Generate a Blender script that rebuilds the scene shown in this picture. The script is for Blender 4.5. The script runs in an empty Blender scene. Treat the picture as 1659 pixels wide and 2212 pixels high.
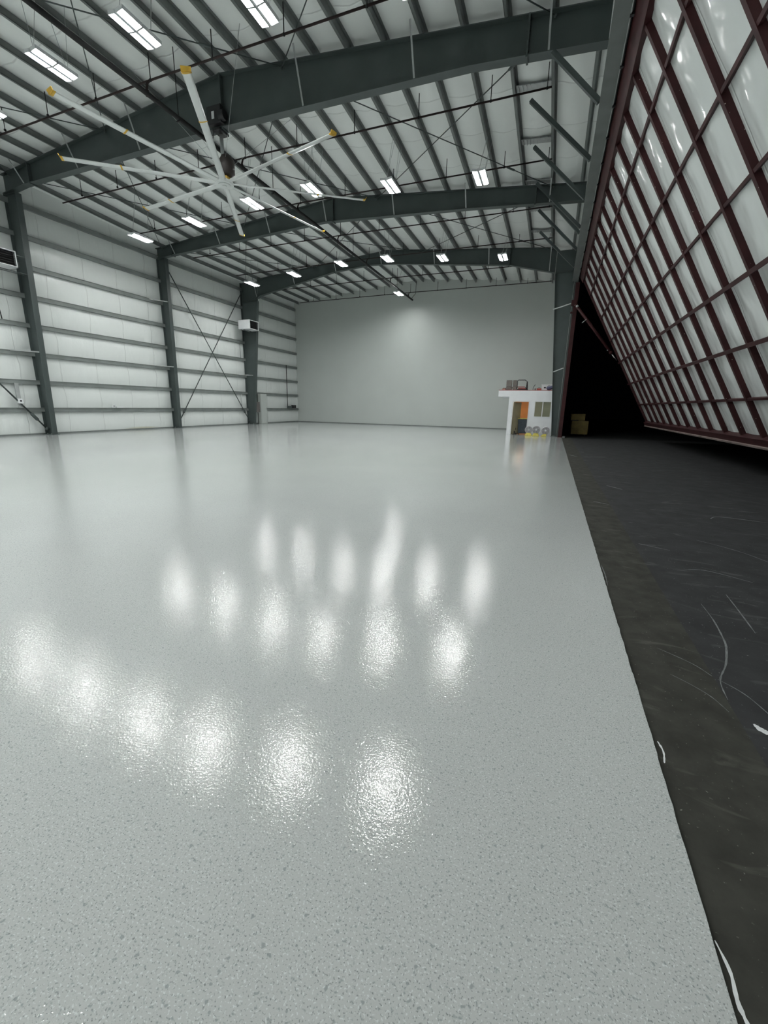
import bpy, bmesh, math, random
from mathutils import Vector, Matrix
random.seed(7)
sc = bpy.context.scene
COL = sc.collection

# ------------------------------------------------------------------ camera, world, exposure
YAW, PITCH, ROLL, FPX, CAMH = -0.3683088, 0.24896136, -0.01922315, 905.0, 1.67
cy_, sy_ = math.cos(YAW), math.sin(YAW)
cp_, sp_ = math.cos(PITCH), math.sin(PITCH)
fw = Vector((sy_*cp_, cy_*cp_, -sp_)); rt = Vector((cy_, -sy_, 0)); dn = fw.cross(rt)
cr_, sr_ = math.cos(ROLL), math.sin(ROLL)
rt2 = cr_*rt + sr_*dn; dn2 = -sr_*rt + cr_*dn
cam = bpy.data.cameras.new('camera'); co = bpy.data.objects.new('camera', cam); COL.objects.link(co)
cam.sensor_fit = 'HORIZONTAL'; cam.sensor_width = 36; cam.lens = FPX/1659*36
cam.clip_start = 0.05; cam.clip_end = 500
m = Matrix.Identity(4)
for i in range(3):
    m[i][0] = rt2[i]; m[i][1] = -dn2[i]; m[i][2] = -fw[i]
m[2][3] = CAMH
co.matrix_world = m
sc.camera = co

w = bpy.data.worlds.new('night_sky'); sc.world = w; w.use_nodes = True
w.node_tree.nodes['Background'].inputs[0].default_value = (0.25, 0.3, 0.4, 1)
w.node_tree.nodes['Background'].inputs[1].default_value = 0.0006
vs = sc.view_settings
vs.view_transform = 'Standard'; vs.look = 'None'; vs.gamma = 1; vs.use_curve_mapping = False
vs.exposure = 0.0
LAMP = 158.0          # radiance of the LED lenses

# ------------------------------------------------------------------ materials
def newmat(name, col, rough=0.5, metal=0.0, spec=0.5):
    m = bpy.data.materials.new(name); m.use_nodes = True
    b = m.node_tree.nodes['Principled BSDF']
    b.inputs['Base Color'].default_value = (*col, 1)
    b.inputs['Roughness'].default_value = rough
    b.inputs['Metallic'].default_value = metal
    b.inputs['Specular IOR Level'].default_value = spec
    return m
def nd(m, t, **k):
    n = m.node_tree.nodes.new(t)
    for a, v in k.items(): setattr(n, a, v)
    return n
def lk(m, a, b): m.node_tree.links.new(a, b)
def mottled(name, col, var=0.12, scale=3.0, rough=0.5, metal=0.0, bump=0.0, bscale=40, spec=0.5):
    m = newmat(name, col, rough, metal, spec); b = m.node_tree.nodes['Principled BSDF']
    tc = nd(m, 'ShaderNodeTexCoord'); n = nd(m, 'ShaderNodeTexNoise'); n.inputs['Scale'].default_value = scale
    n.inputs['Detail'].default_value = 4
    lk(m, tc.outputs['Object'], n.inputs['Vector'])
    r = nd(m, 'ShaderNodeValToRGB')
    r.color_ramp.elements[0].position = 0.3; r.color_ramp.elements[1].position = 0.7
    r.color_ramp.elements[0].color = (*[c*(1-var) for c in col], 1)
    r.color_ramp.elements[1].color = (*[min(1, c*(1+var)) for c in col], 1)
    lk(m, n.outputs['Fac'], r.inputs[0]); lk(m, r.outputs[0], b.inputs['Base Color'])
    if bump:
        n2 = nd(m, 'ShaderNodeTexNoise'); n2.inputs['Scale'].default_value = bscale
        lk(m, tc.outputs['Object'], n2.inputs['Vector'])
        bp = nd(m, 'ShaderNodeBump'); bp.inputs['Strength'].default_value = 1; bp.inputs['Distance'].default_value = bump
        lk(m, n2.outputs['Fac'], bp.inputs['Height']); lk(m, bp.outputs[0], b.inputs['Normal'])
    return m

STEEL = mottled('grey_green_steel_paint', (0.058, 0.074, 0.072), 0.1, 1.5, 0.42)
STEEL2 = mottled('grey_green_purlin_paint', (0.165, 0.182, 0.178), 0.12, 2.0, 0.45)
GIRT = mottled('grey_girt_paint', (0.20, 0.222, 0.215), 0.12, 2.0, 0.45)
MAROON = mottled('oxide_red_primer', (0.043, 0.011, 0.012), 0.3, 2.5, 0.55, spec=.3)
def dotted():
    m = mottled('oxide_red_primer_with_screws', (0.043, 0.011, 0.012), 0.3, 2.5, 0.55, spec=.3); b = m.node_tree.nodes['Principled BSDF']
    src = b.inputs['Base Color'].links[0].from_socket
    tc = nd(m, 'ShaderNodeTexCoord'); v = nd(m, 'ShaderNodeTexVoronoi'); v.inputs['Scale'].default_value = 7.5; lk(m, tc.outputs['Object'], v.inputs['Vector'])
    c = nd(m, 'ShaderNodeMath', operation='LESS_THAN'); c.inputs[1].default_value = .055; lk(m, v.outputs['Distance'], c.inputs[0])
    mx = nd(m, 'ShaderNodeMix', data_type='RGBA'); lk(m, c.outputs[0], mx.inputs[0]); lk(m, src, mx.inputs[6]); mx.inputs[7].default_value = (.6, .52, .46, 1)
    lk(m, mx.outputs[2], b.inputs['Base Color']); return m
MAROOND = dotted()
PIPE = mottled('black_sprinkler_pipe', (0.014, 0.014, 0.014), 0.3, 2.0, 0.6, spec=.25)
REDPIPE = mottled('rusty_sprinkler_pipe', (0.026, 0.017, 0.016), 0.5, 0.7, 0.6, spec=.25)
GALV = mottled('galvanised_metal', (0.42, 0.44, 0.44), 0.12, 6, 0.35, 0.3)
PALEWIRE = newmat('pale_cable', (0.30, 0.32, 0.31), 0.5)
WHITE = mottled('white_enamel', (0.72, 0.74, 0.75), 0.04, 3, 0.35)
BLACK = newmat('black_plastic', (0.012, 0.012, 0.014), 0.4)
YELLOW = mottled('yellow_plastic', (0.62, 0.38, 0.04), 0.15, 8, 0.45)
ALU = mottled('brushed_aluminium_blade', (0.66, 0.69, 0.68), 0.05, 4, 0.30, 0.25)
OFFWHITE = mottled('white_painted_drywall', (0.80, 0.82, 0.84), 0.03, 2, 0.7)
BACKWALL = mottled('pale_grey_painted_liner', (0.50, 0.535, 0.515), 0.02, 0.6, 0.42)
OLIVE = mottled('olive_painted_wall', (0.42, 0.42, 0.30), 0.06, 2, 0.6)
ORANGE = mottled('orange_painted_wall', (0.80, 0.33, 0.11), 0.06, 2, 0.6)
BEIGE = mottled('beige_door_leaf', (0.42, 0.38, 0.26), 0.08, 4, 0.6)
BIN = mottled('blue_grey_bin_plastic', (0.055, 0.07, 0.09), 0.2, 6, 0.5)
GREYFAB = mottled('grey_brown_fabric', (0.17, 0.155, 0.14), 0.15, 10, 0.85)
VIOLET = mottled('blue_violet_fabric', (0.11, 0.12, 0.2), 0.25, 12, 0.8)
REDST = mottled('red_painted_board', (0.30, 0.05, 0.04), 0.3, 3, 0.6)
PINK = mottled('salmon_cardboard', (0.45, 0.28, 0.24), 0.1, 5, 0.8)
FANGREY = mottled('grey_fan_guard', (0.62, 0.60, 0.63), 0.08, 20, 0.5)
LEMON = mottled('lemon_yellow_plastic', (0.55, 0.47, 0.08), 0.2, 12, 0.5)
CRATE = mottled('yellow_brown_tank', (0.17, 0.125, 0.03), 0.25, 3, 0.6)
CHROME = newmat('chrome_rod', (0.7, 0.7, 0.7), 0.15, 1.0)
MOTOR = mottled('dark_brown_motor', (0.022, 0.016, 0.014), 0.3, 5, 0.45)

def insulation(name, col, rough, seam_axis, seam_step, bump=0.02, nscale=(1.2, 1.2, 1.2), seamoff=0.0, seamcol=0.75, det=5):
    m = newmat(name, col, rough); b = m.node_tree.nodes['Principled BSDF']
    tc = nd(m, 'ShaderNodeTexCoord')
    mp = nd(m, 'ShaderNodeMapping'); mp.inputs['Scale'].default_value = nscale
    lk(m, tc.outputs['Object'], mp.inputs[0])
    n = nd(m, 'ShaderNodeTexNoise'); n.inputs['Scale'].default_value = 1.0; n.inputs['Detail'].default_value = det; n.inputs['Roughness'].default_value = .45
    lk(m, mp.outputs[0], n.inputs['Vector'])
    sp = nd(m, 'ShaderNodeSeparateXYZ'); lk(m, tc.outputs['Object'], sp.inputs[0])
    # slightly wandering facing seam every seam_step
    nw = nd(m, 'ShaderNodeTexNoise'); nw.inputs['Scale'].default_value = 0.8
    lk(m, tc.outputs['Object'], nw.inputs['Vector'])
    a = nd(m, 'ShaderNodeMath', operation='MULTIPLY_ADD'); a.inputs[1].default_value = 0.25; lk(m, nw.outputs['Fac'], a.inputs[0]); lk(m, sp.outputs[seam_axis], a.inputs[2])
    a2 = nd(m, 'ShaderNodeMath', operation='ADD'); a2.inputs[1].default_value = seamoff; lk(m, a.outputs[0], a2.inputs[0])
    pp = nd(m, 'ShaderNodeMath', operation='PINGPONG'); pp.inputs[1].default_value = seam_step/2; lk(m, a2.outputs[0], pp.inputs[0])
    ss = nd(m, 'ShaderNodeMapRange'); ss.inputs['From Min'].default_value = 0; ss.inputs['From Max'].default_value = 0.03
    lk(m, pp.outputs[0], ss.inputs['Value'])
    mx = nd(m, 'ShaderNodeMix', data_type='RGBA')
    mx.inputs[6].default_value = (*[c*seamcol for c in col], 1); mx.inputs[7].default_value = (*col, 1)
    lk(m, ss.outputs[0], mx.inputs[0]); lk(m, mx.outputs[2], b.inputs['Base Color'])
    ad = nd(m, 'ShaderNodeMath', operation='MULTIPLY_ADD'); ad.inputs[1].default_value = 0.25
    lk(m, ss.outputs[0], ad.inputs[0]); lk(m, n.outputs['Fac'], ad.inputs[2])
    bp = nd(m, 'ShaderNodeBump'); bp.inputs['Distance'].default_value = bump; bp.inputs['Strength'].default_value = 1
    lk(m, ad.outputs[0], bp.inputs['Height']); lk(m, bp.outputs[0], b.inputs['Normal'])
    return m
INSW = insulation('white_vinyl_wall_insulation', (0.73, 0.765, 0.75), 0.30, 1, 1.83, 0.05, (1, 2.2, 0.8), 0, .90)
def stain(m):
    b = m.node_tree.nodes['Principled BSDF']; src = b.inputs['Base Color'].links[0].from_socket
    tc = nd(m, 'ShaderNodeTexCoord'); mp = nd(m, 'ShaderNodeMapping'); mp.inputs['Location'].default_value = (0, -18.7*.75, 0); mp.inputs['Scale'].default_value = (0, .75, 5.5)
    lk(m, tc.outputs['Object'], mp.inputs[0])
    ln = nd(m, 'ShaderNodeVectorMath', operation='LENGTH'); lk(m, mp.outputs[0], ln.inputs[0])
    mr = nd(m, 'ShaderNodeMapRange'); mr.inputs['From Min'].default_value = 1.1; mr.inputs['From Max'].default_value = .2; mr.inputs['To Max'].default_value = .7; lk(m, ln.outputs['Value'], mr.inputs['Value'])
    mx = nd(m, 'ShaderNodeMix', data_type='RGBA'); lk(m, mr.outputs[0], mx.inputs[0]); lk(m, src, mx.inputs[6]); mx.inputs[7].default_value = (.38, .30, .06, 1)
    lk(m, mx.outputs[2], b.inputs['Base Color'])
stain(INSW)
INSR = insulation('white_vinyl_roof_insulation', (0.77, 0.80, 0.785), 0.40, 1, 1.83, 0.05, (1.2, .8, 1), 0.4, 0.86)
INSD = insulation('white_vinyl_door_insulation', (0.76, 0.80, 0.79), 0.14, 1, 2.53, 0.07, (1.1, 2.0, 1.1), 0.3, .85, 1.5)

# epoxy floor with flakes and an orange peel surface
def floor_mat():
    m = newmat('pale_grey_flake_epoxy', (0.43, 0.46, 0.45), 0.06, 0, 0.5); b = m.node_tree.nodes['Principled BSDF']
    tc = nd(m, 'ShaderNodeTexCoord')
    def noise(s, d=2, r=.5):
        n = nd(m, 'ShaderNodeTexNoise'); n.inputs['Scale'].default_value = s; n.inputs['Detail'].default_value = d; n.inputs['Roughness'].default_value = r
        lk(m, tc.outputs['Object'], n.inputs['Vector']); return n
    base = nd(m, 'ShaderNodeRGB'); base.outputs[0].default_value = (0.495, 0.518, 0.508, 1)
    cur = base.outputs[0]
    for s, lo, hi, col in ((150, .60, .70, (0.20, 0.215, 0.215, 1)), (130, .60, .68, (0.66, 0.70, 0.69, 1)), (60, .64, .72, (0.28, 0.31, 0.31, 1))):
        n = noise(s, 1)
        mr = nd(m, 'ShaderNodeMapRange'); mr.inputs['From Min'].default_value = lo; mr.inputs['From Max'].default_value = hi; mr.inputs['To Max'].default_value = .8
        lk(m, n.outputs['Fac'], mr.inputs['Value'])
        mx = nd(m, 'ShaderNodeMix', data_type='RGBA'); lk(m, mr.outputs[0], mx.inputs[0]); lk(m, cur, mx.inputs[6]); mx.inputs[7].default_value = col
        cur = mx.outputs[2]
    big = noise(0.35, 3); mr = nd(m, 'ShaderNodeMapRange'); mr.inputs['From Min'].default_value = .3; mr.inputs['From Max'].default_value = .7
    mr.inputs['To Min'].default_value = .96; mr.inputs['To Max'].default_value = 1.04; lk(m, big.outputs['Fac'], mr.inputs['Value'])
    mu = nd(m, 'ShaderNodeVectorMath', operation='SCALE'); lk(m, cur, mu.inputs[0]); lk(m, mr.outputs[0], mu.inputs['Scale'])
    lk(m, mu.outputs[0], b.inputs['Base Color'])
    h1 = noise(80, 2, .5); h2 = noise(25, 1)
    ad = nd(m, 'ShaderNodeMath', operation='MULTIPLY_ADD'); ad.inputs[1].default_value = .5; lk(m, h2.outputs['Fac'], ad.inputs[0]); lk(m, h1.outputs['Fac'], ad.inputs[2])
    bp = nd(m, 'ShaderNodeBump'); bp.inputs['Distance'].default_value = 0.00088; bp.inputs['Strength'].default_value = 1
    lk(m, ad.outputs[0], bp.inputs['Height']); lk(m, bp.outputs[0], b.inputs['Normal'])
    return m
FLOOR = floor_mat()
def ground_mat(name, c1, c2, streak, scale, rough):
    m = newmat(name, c1, rough); b = m.node_tree.nodes['Principled BSDF']; b.inputs['Specular IOR Level'].default_value = .12
    tc = nd(m, 'ShaderNodeTexCoord')
    n = nd(m, 'ShaderNodeTexNoise'); n.inputs['Scale'].default_value = scale; n.inputs['Detail'].default_value = 7; n.inputs['Roughness'].default_value = .6
    lk(m, tc.outputs['Object'], n.inputs['Vector'])
    r = nd(m, 'ShaderNodeValToRGB'); r.color_ramp.elements[0].position = .32; r.color_ramp.elements[1].position = .7
    r.color_ramp.elements[0].color = (*c1, 1); r.color_ramp.elements[1].color = (*c2, 1); lk(m, n.outputs['Fac'], r.inputs[0])
    # pale scuffs: stretched, warped noise
    mp = nd(m, 'ShaderNodeMapping'); mp.inputs['Scale'].default_value = (1.5, 4.2, 1); mp.inputs['Rotation'].default_value = (0, 0, .35)
    lk(m, tc.outputs['Object'], mp.inputs[0])
    s = nd(m, 'ShaderNodeTexNoise'); s.inputs['Scale'].default_value = 1.3; s.inputs['Detail'].default_value = 6; s.inputs['Distortion'].default_value = 1.6
    lk(m, mp.outputs[0], s.inputs['Vector'])
    mr = nd(m, 'ShaderNodeMapRange'); mr.inputs['From Min'].default_value = .60; mr.inputs['From Max'].default_value = .74; mr.inputs['To Max'].default_value = .6; lk(m, s.outputs['Fac'], mr.inputs['Value'])
    mx = nd(m, 'ShaderNodeMix', data_type='RGBA'); lk(m, mr.outputs[0], mx.inputs[0]); lk(m, r.outputs[0], mx.inputs[6]); mx.inputs[7].default_value = (*streak, 1)
    # speckles of grit
    g = nd(m, 'ShaderNodeTexNoise'); g.inputs['Scale'].default_value = 60; lk(m, tc.outputs['Object'], g.inputs['Vector'])
    gr = nd(m, 'ShaderNodeMapRange'); gr.inputs['From Min'].default_value = .70; gr.inputs['From Max'].default_value = .78; lk(m, g.outputs['Fac'], gr.inputs['Value'])
    mx2 = nd(m, 'ShaderNodeMix', data_type='RGBA'); lk(m, gr.outputs[0], mx2.inputs[0]); lk(m, mx.outputs[2], mx2.inputs[6]); mx2.inputs[7].default_value = (*[min(1, 1.6*c) for c in streak], 1)
    lk(m, mx2.outputs[2], b.inputs['Base Color'])
    bp = nd(m, 'ShaderNodeBump'); bp.inputs['Distance'].default_value = 0.004; lk(m, n.outputs['Fac'], bp.inputs['Height']); lk(m, bp.outputs[0], b.inputs['Normal'])
    return m
CONC = ground_mat('bare_brown_grey_concrete', (0.037, 0.037, 0.032), (0.062, 0.062, 0.054), (0.12, 0.12, 0.105), 5, .85)
ASPH = ground_mat('dark_scuffed_asphalt', (0.034, 0.035, 0.036), (0.050, 0.051, 0.053), (0.12, 0.125, 0.12), 3, .8)
CHALK = mottled('pale_scuff', (0.17, 0.18, 0.18), .3, 25, .9)
CHALKW = mottled('white_paint_fleck', (0.75, 0.77, 0.78), .1, 25, .8)

def emis(name, col, s):
    m = bpy.data.materials.new(name); m.use_nodes = True
    nt = m.node_tree; nt.nodes.remove(nt.nodes['Principled BSDF'])
    e = nt.nodes.new('ShaderNodeEmission'); e.inputs[0].default_value = (*col, 1); e.inputs[1].default_value = s
    nt.links.new(e.outputs[0], nt.nodes['Material Output'].inputs[0]); return m
LENS = emis('led_lens', (0.985, 1.0, 0.985), LAMP)
WARM = emis('added_warm_lamp', (1.0, 0.88, 0.7), 12.0)  # emission for the unseen lamp added inside the booth
m_ = bpy.data.materials.new('window_glass'); m_.use_nodes = True; nt_ = m_.node_tree; nt_.nodes.remove(nt_.nodes['Principled BSDF'])
tr_ = nt_.nodes.new('ShaderNodeBsdfTransparent'); gl_ = nt_.nodes.new('ShaderNodeBsdfGlossy'); gl_.inputs['Roughness'].default_value = .05; mxs_ = nt_.nodes.new('ShaderNodeMixShader')
tr_.inputs[0].default_value = (.85, .88, .84, 1); mxs_.inputs[0].default_value = .08
nt_.links.new(tr_.outputs[0], mxs_.inputs[1]); nt_.links.new(gl_.outputs[0], mxs_.inputs[2]); nt_.links.new(mxs_.outputs[0], nt_.nodes['Material Output'].inputs[0])
GLASS = m_

# ------------------------------------------------------------------ mesh helpers
class MB:
    def __init__(s): s.v = []; s.f = []; s.sm = []
    def add(s, vs, fs, smooth=False):
        o = len(s.v); s.v += [Vector(p) for p in vs]
        for f in fs: s.f.append([i+o for i in f]); s.sm.append(smooth)
        return s
    def box(s, a, b):
        x0, x1 = sorted((a[0], b[0])); y0, y1 = sorted((a[1], b[1])); z0, z1 = sorted((a[2], b[2]))
        return s.add([(x0,y0,z0),(x1,y0,z0),(x1,y1,z0),(x0,y1,z0),(x0,y0,z1),(x1,y0,z1),(x1,y1,z1),(x0,y1,z1)],
                     [(0,3,2,1),(4,5,6,7),(0,1,5,4),(1,2,6,5),(2,3,7,6),(3,0,4,7)])
    def bar(s, a, b, w, h, up=(0,0,1)):
        "rectangular bar from a to b, w across, h along up"
        a, b = Vector(a), Vector(b); d = (b-a).normalized(); u = Vector(up)
        sd = d.cross(u)
        if sd.length < 1e-4: sd = d.cross(Vector((1,0,0)))
        sd.normalize(); u = sd.cross(d).normalized()
        vs = []
        for p in (a, b):
            for i, j in ((-1,-1),(1,-1),(1,1),(-1,1)): vs.append(p + sd*(i*w/2) + u*(j*h/2))
        return s.add(vs, [(3,2,1,0),(4,5,6,7),(0,1,5,4),(1,2,6,5),(2,3,7,6),(3,0,4,7)])
    def tube(s, pts, r, n=8, cap=True):
        pts = [Vector(p) for p in pts]; rings = []
        rr = r if isinstance(r, (list, tuple)) else [r]*len(pts)
        prev = None; vs = []
        for k, p in enumerate(pts):
            d = (pts[min(k+1, len(pts)-1)] - pts[max(k-1, 0)]).normalized()
            if prev is None:
                sd = d.cross(Vector((0,0,1)))
                if sd.length < 1e-3: sd = d.cross(Vector((1,0,0)))
            else: sd = prev - d*prev.dot(d)
            sd.normalize(); prev = sd; u = d.cross(sd)
            for i in range(n):
                a = 2*math.pi*i/n; vs.append(p + (sd*math.cos(a)+u*math.sin(a))*rr[k])
        fs = []
        for k in range(len(pts)-1):
            for i in range(n):
                j = (i+1) % n; fs.append((k*n+i, k*n+j, (k+1)*n+j, (k+1)*n+i))
        s.add(vs, fs, True)
        if cap:
            o = len(s.v)-len(vs)
            s.f.append([o+i for i in range(n)][::-1]); s.sm.append(False)
            s.f.append([o+(len(pts)-1)*n+i for i in range(n)]); s.sm.append(False)
        return s
    def prism_xz(s, poly, y0, y1):
        n = len(poly); vs = [(x, y0, z) for x, z in poly] + [(x, y1, z) for x, z in poly]
        fs = [list(range(n)), list(range(2*n-1, n-1, -1))] + [(i, i+n, (i+1) % n+n, (i+1) % n) for i in range(n)]
        return s.add(vs, fs)
    def strip_xz(s, line, y0, y1, t):
        "plate following a polyline in x-z, thickness t upward"
        for (x0, z0), (x1, z1) in zip(line, line[1:]):
            s.prism_xz([(x0, z0), (x1, z1), (x1, z1+t), (x0, z0+t)], y0, y1)
        return s
    def sphere(s, c, r, n=12, sq=(1,1,1)):
        vs = []; fs = []
        for i in range(n//2+1):
            t = math.pi*i/(n//2)
            for j in range(n):
                a = 2*math.pi*j/n
                vs.append((c[0]+r*sq[0]*math.sin(t)*math.cos(a), c[1]+r*sq[1]*math.sin(t)*math.sin(a), c[2]+r*sq[2]*math.cos(t)))
        for i in range(n//2):
            for j in range(n):
                k = (j+1) % n; fs.append((i*n+j, (i+1)*n+j, (i+1)*n+k, i*n+k))
        return s.add(vs, fs, True)
    def build(s, name, mat, parent=None, loc=None, bevel=0):
        me = bpy.data.meshes.new(name)
        off = Vector((0,0,0))
        if parent is not None: off = wloc(parent) + (Vector(loc) if loc else Vector((0,0,0)))
        elif loc is not None: off = Vector(loc)
        me.from_pydata([v-off for v in s.v], [], s.f); me.update()
        for p, q in zip(me.polygons, s.sm): p.use_smooth = q
        bm = bmesh.new(); bm.from_mesh(me); bmesh.ops.recalc_face_normals(bm, faces=bm.faces); bm.to_mesh(me); bm.free()
        me.materials.append(mat)
        o = bpy.data.objects.new(name, me); COL.objects.link(o)
        if parent is not None:
            o.parent = parent; o.location = Vector(loc) if loc else (0,0,0)
        elif loc is not None: o.location = loc
        if bevel:
            b = o.modifiers.new('bevel', 'BEVEL'); b.width = bevel; b.segments = 2; b.limit_method = 'ANGLE'
        return o
def wloc(o):
    v = Vector(o.location); p = o.parent
    while p is not None: v += Vector(p.location); p = p.parent
    return v
def tag(o, label, cat, group=None, kind=None):
    o['label'] = label; o['category'] = cat
    if group: o['group'] = group
    if kind: o['kind'] = kind
    return o
def thing(name, label, cat, loc, group=None):
    o = bpy.data.objects.new(name, None); COL.objects.link(o); o.location = loc; o.empty_display_size = .2
    return tag(o, label, cat, group)
def struct(name, mb, mat, loc=None, label=None):
    o = mb.build(name, mat, None, loc); o['kind'] = 'structure'
    if label: o['label'] = label
    return o
def copy_tree(o, loc):
    c = o.copy(); COL.objects.link(c); c.location = loc
    for ch in o.children:
        k = ch.copy(); COL.objects.link(k); k.parent = c
        for g in ch.children:
            q = g.copy(); COL.objects.link(q); q.parent = k
    return c
ORD = ['first','second','third','fourth','fifth','sixth','seventh','eighth','ninth','tenth','eleventh','twelfth','thirteenth',
       'fourteenth','fifteenth','sixteenth','seventeenth','eighteenth','nineteenth','twentieth','twenty-first','twenty-second','twenty-third']

# ------------------------------------------------------------------ dimensions
XL, XR, D = -22.85, 0.42, 35.71
XE = 0.67                    # edge of the coated slab
YN = -6.0                    # wall behind the viewer
YA, YB, YC = 13.4, 21.0, 28.35
XM = -11.05                  # ridge
SL = 0.0855
def ridge_z(y):
    pts = [(-20, 11.84), (YA, 11.84), (YB, 11.40), (YC, 11.38), (D+1, 11.36)]
    for (a, za), (b, zb) in zip(pts, pts[1:]):
        if y <= b: return za+(zb-za)*(y-a)/(b-a)
    return pts[-1][1]
def rz(x, y): return ridge_z(y) - SL*abs(x-XM)          # underside of the purlins
PD = 0.22                                               # purlin depth

# ------------------------------------------------------------------ shell
mb = MB(); mb.box((XL-.4, YN, -.25), (XE, D+.3, 0.0))
fl = struct('floor', mb, FLOOR, label='glossy pale grey flake epoxy floor of the hangar')
# uneven chipped lip of the slab
mb = MB(); pts = []; y = YN
while y < YC-.3:
    pts.append((XE + random.uniform(-.002, .005), y)); y += random.uniform(.03, .09)
pts.append((XE+.004, YC-.3))
n = len(pts)
vs = [(XE-.02, p[1], 0.0008) for p in pts] + [(p[0], p[1], 0.0008) for p in pts] + [(p[0]+.004, p[1], -.03) for p in pts]
fs = [(i, i+1, n+i+1, n+i) for i in range(n-1)] + [(n+i, n+i+1, 2*n+i+1, 2*n+i) for i in range(n-1)]
mb.add(vs, fs); o = mb.build('slab_lip', FLOOR, fl)

mb = MB(); mb.box((XE, YN-20, -.3), (1.17, 60, -.02)); gs = struct('trim_1', mb, CONC, label='bare concrete strip outside the door opening')
mb = MB(); mb.box((1.17, YN-20, -.3), (60, 90, -.022)); mb.box((XL, D+.6, -.3), (1.17, 90, -.03))
gr = struct('floor_outside', mb, ASPH, label='dark scuffed asphalt apron outside the open door')

def ribbon(name, pts, wd, mat, parent, z):
    mb = MB(); P = [Vector((a, b, 0)) for a, b in pts]
    # smooth by Catmull-Rom
    Q = []
    for i in range(len(P)-1):
        p0 = P[max(i-1, 0)]; p1 = P[i]; p2 = P[i+1]; p3 = P[min(i+2, len(P)-1)]
        for k in range(6):
            t = k/6; Q.append(.5*((2*p1)+(p2-p0)*t+(2*p0-5*p1+4*p2-p3)*t*t+(3*p1-p0-3*p2+p3)*t**3))
    Q.append(P[-1]); n = len(Q); vs = []
    for i, q in enumerate(Q):
        d = (Q[min(i+1, n-1)]-Q[max(i-1, 0)]).normalized(); s = Vector((-d.y, d.x, 0))
        ww = wd*math.sin(math.pi*(i+.6)/(n+.4))**.5*random.uniform(.5, 1.2)/2
        vs += [q+s*ww+Vector((0,0,z)), q-s*ww+Vector((0,0,z))]
    mb.add(vs, [(2*i, 2*i+1, 2*i+3, 2*i+2) for i in range(n-1)])
    return mb.build(name, mat, parent)
for pts, wd in (([(1.44,4.3),(1.44,3.98),(1.41,3.65),(1.38,3.49),(1.3,3.24),(1.2,3.01),(1.175,2.8)], .014),
                ([(1.73,4.64),(1.71,4.28),(1.68,3.85)], .012), ([(2.58,8.08),(2.78,8.31),(3.37,8.18)], .03),
                ([(1.23,6.08),(1.55,5.93)], .018), ([(1.19,3.02),(1.29,2.91),(1.35,2.75),(1.42,2.5)], .008),
                ([(1.5,5.2),(1.75,5.3),(2.1,5.1)], .015), ([(2.0,6.6),(2.4,6.2),(2.7,5.5)], .014),
                ([(1.34,10.73),(1.61,10.33)], .04), ([(1.2,17.0),(1.6,17.2),(2.02,17.27)], .05)):
    ribbon('scuff_mark', pts, wd, CHALK, gr, -.0195)
for pts, wd in (([(0.9,3.29),(1.08,3.16),(1.165,3.04)], .007), ([(0.91,2.96),(1.01,2.88),(1.09,2.79),(1.14,2.67)], .007),
                ([(0.9,8.67),(1.15,8.5)], .03), ([(0.76,17.51),(1.01,16.92)], .05)):
    ribbon('scuff_mark', pts, wd, CHALK, gs, -.0175)
ribbon('paint_fleck', [(1.235,2.61),(1.26,2.565),(1.30,2.55),(1.36,2.50)], .045, CHALKW, gr, -.019)
ribbon('dried_epoxy_drip', [(0.683,1.33),(0.70,1.25),(0.695,1.17),(0.71,1.08),(.70,.9)], .014, CHALKW, gs, -.016)
ribbon('dried_epoxy_drip', [(0.69,5.0),(0.70,4.7),(0.692,4.4)], .010, CHALK, gs, -.016)
ribbon('dried_epoxy_drip', [(0.70,2.25),(0.712,2.18),(0.70,2.1)], .012, CHALKW, gs, -.016)

# left wall : insulation pillowed between girts
GZ = [1.252*i for i in range(9)]            # 0 .. 10.0
def zcol(z0, z1, n): return [z0+(z1-z0)*i/n for i in range(n)]
zs = []
for i in range(8): zs += zcol(GZ[i], GZ[i+1], 8)
zs += [GZ[8], GZ[8]+.3, 11.3]
ys = [YN + (D-YN)*i/180 for i in range(181)]
mb = MB(); vs = []
rnd = {}
for j, y in enumerate(ys):
    for k, z in enumerate(zs):
        g = int(min(z, 9.99)/1.252); t = (z-GZ[g])/1.252
        key = (g, j//3); rnd.setdefault(key, random.uniform(.6, 1.2))
        bul = .075*math.sin(math.pi*max(0, min(1, t)))*(rnd[key]*.35+.65) if z < 10 else 0
        vs.append((XL-.10+bul, y, z))
nz = len(zs)
fs = [(j*nz+k, (j+1)*nz+k, (j+1)*nz+k+1, j*nz+k+1) for j in range(len(ys)-1) for k in range(nz-1)]
mb.add(vs, fs, True); struct('wall_left', mb, INSW, label='white vinyl faced insulation of the left side wall')
mb = MB(); mb.box((XL-.12, YN, 0), (XL-.02, D, .07)); struct('baseboard_left', mb, STEEL2)
# back wall, its base trim, wall behind the viewer, right wall
mb = MB(); mb.box((XL-.4, D, 0), (XR+.3, D+.2, 12.2)); struct('wall_back', mb, BACKWALL, label='smooth pale grey end wall')
mb = MB(); mb.box((XL, D-.02, 0), (-2.4, D, .06)); struct('baseboard_back', mb, STEEL2)
mb = MB(); mb.box((XL-.4, YN-.2, 0), (XR+.3, YN, 12.2)); struct('wall_front', mb, INSW)
mb = MB(); mb.box((XR, YC-.35, 0), (XR+.12, D, 11.2)); struct('wall_right', MB().box((XR, YN, 9.02), (XR+.12, YC-.35, 11.6)), INSR, label='insulated wall strip above the door header'); struct('wall_right', mb, INSR, label='insulated wall behind the office booth')
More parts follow.
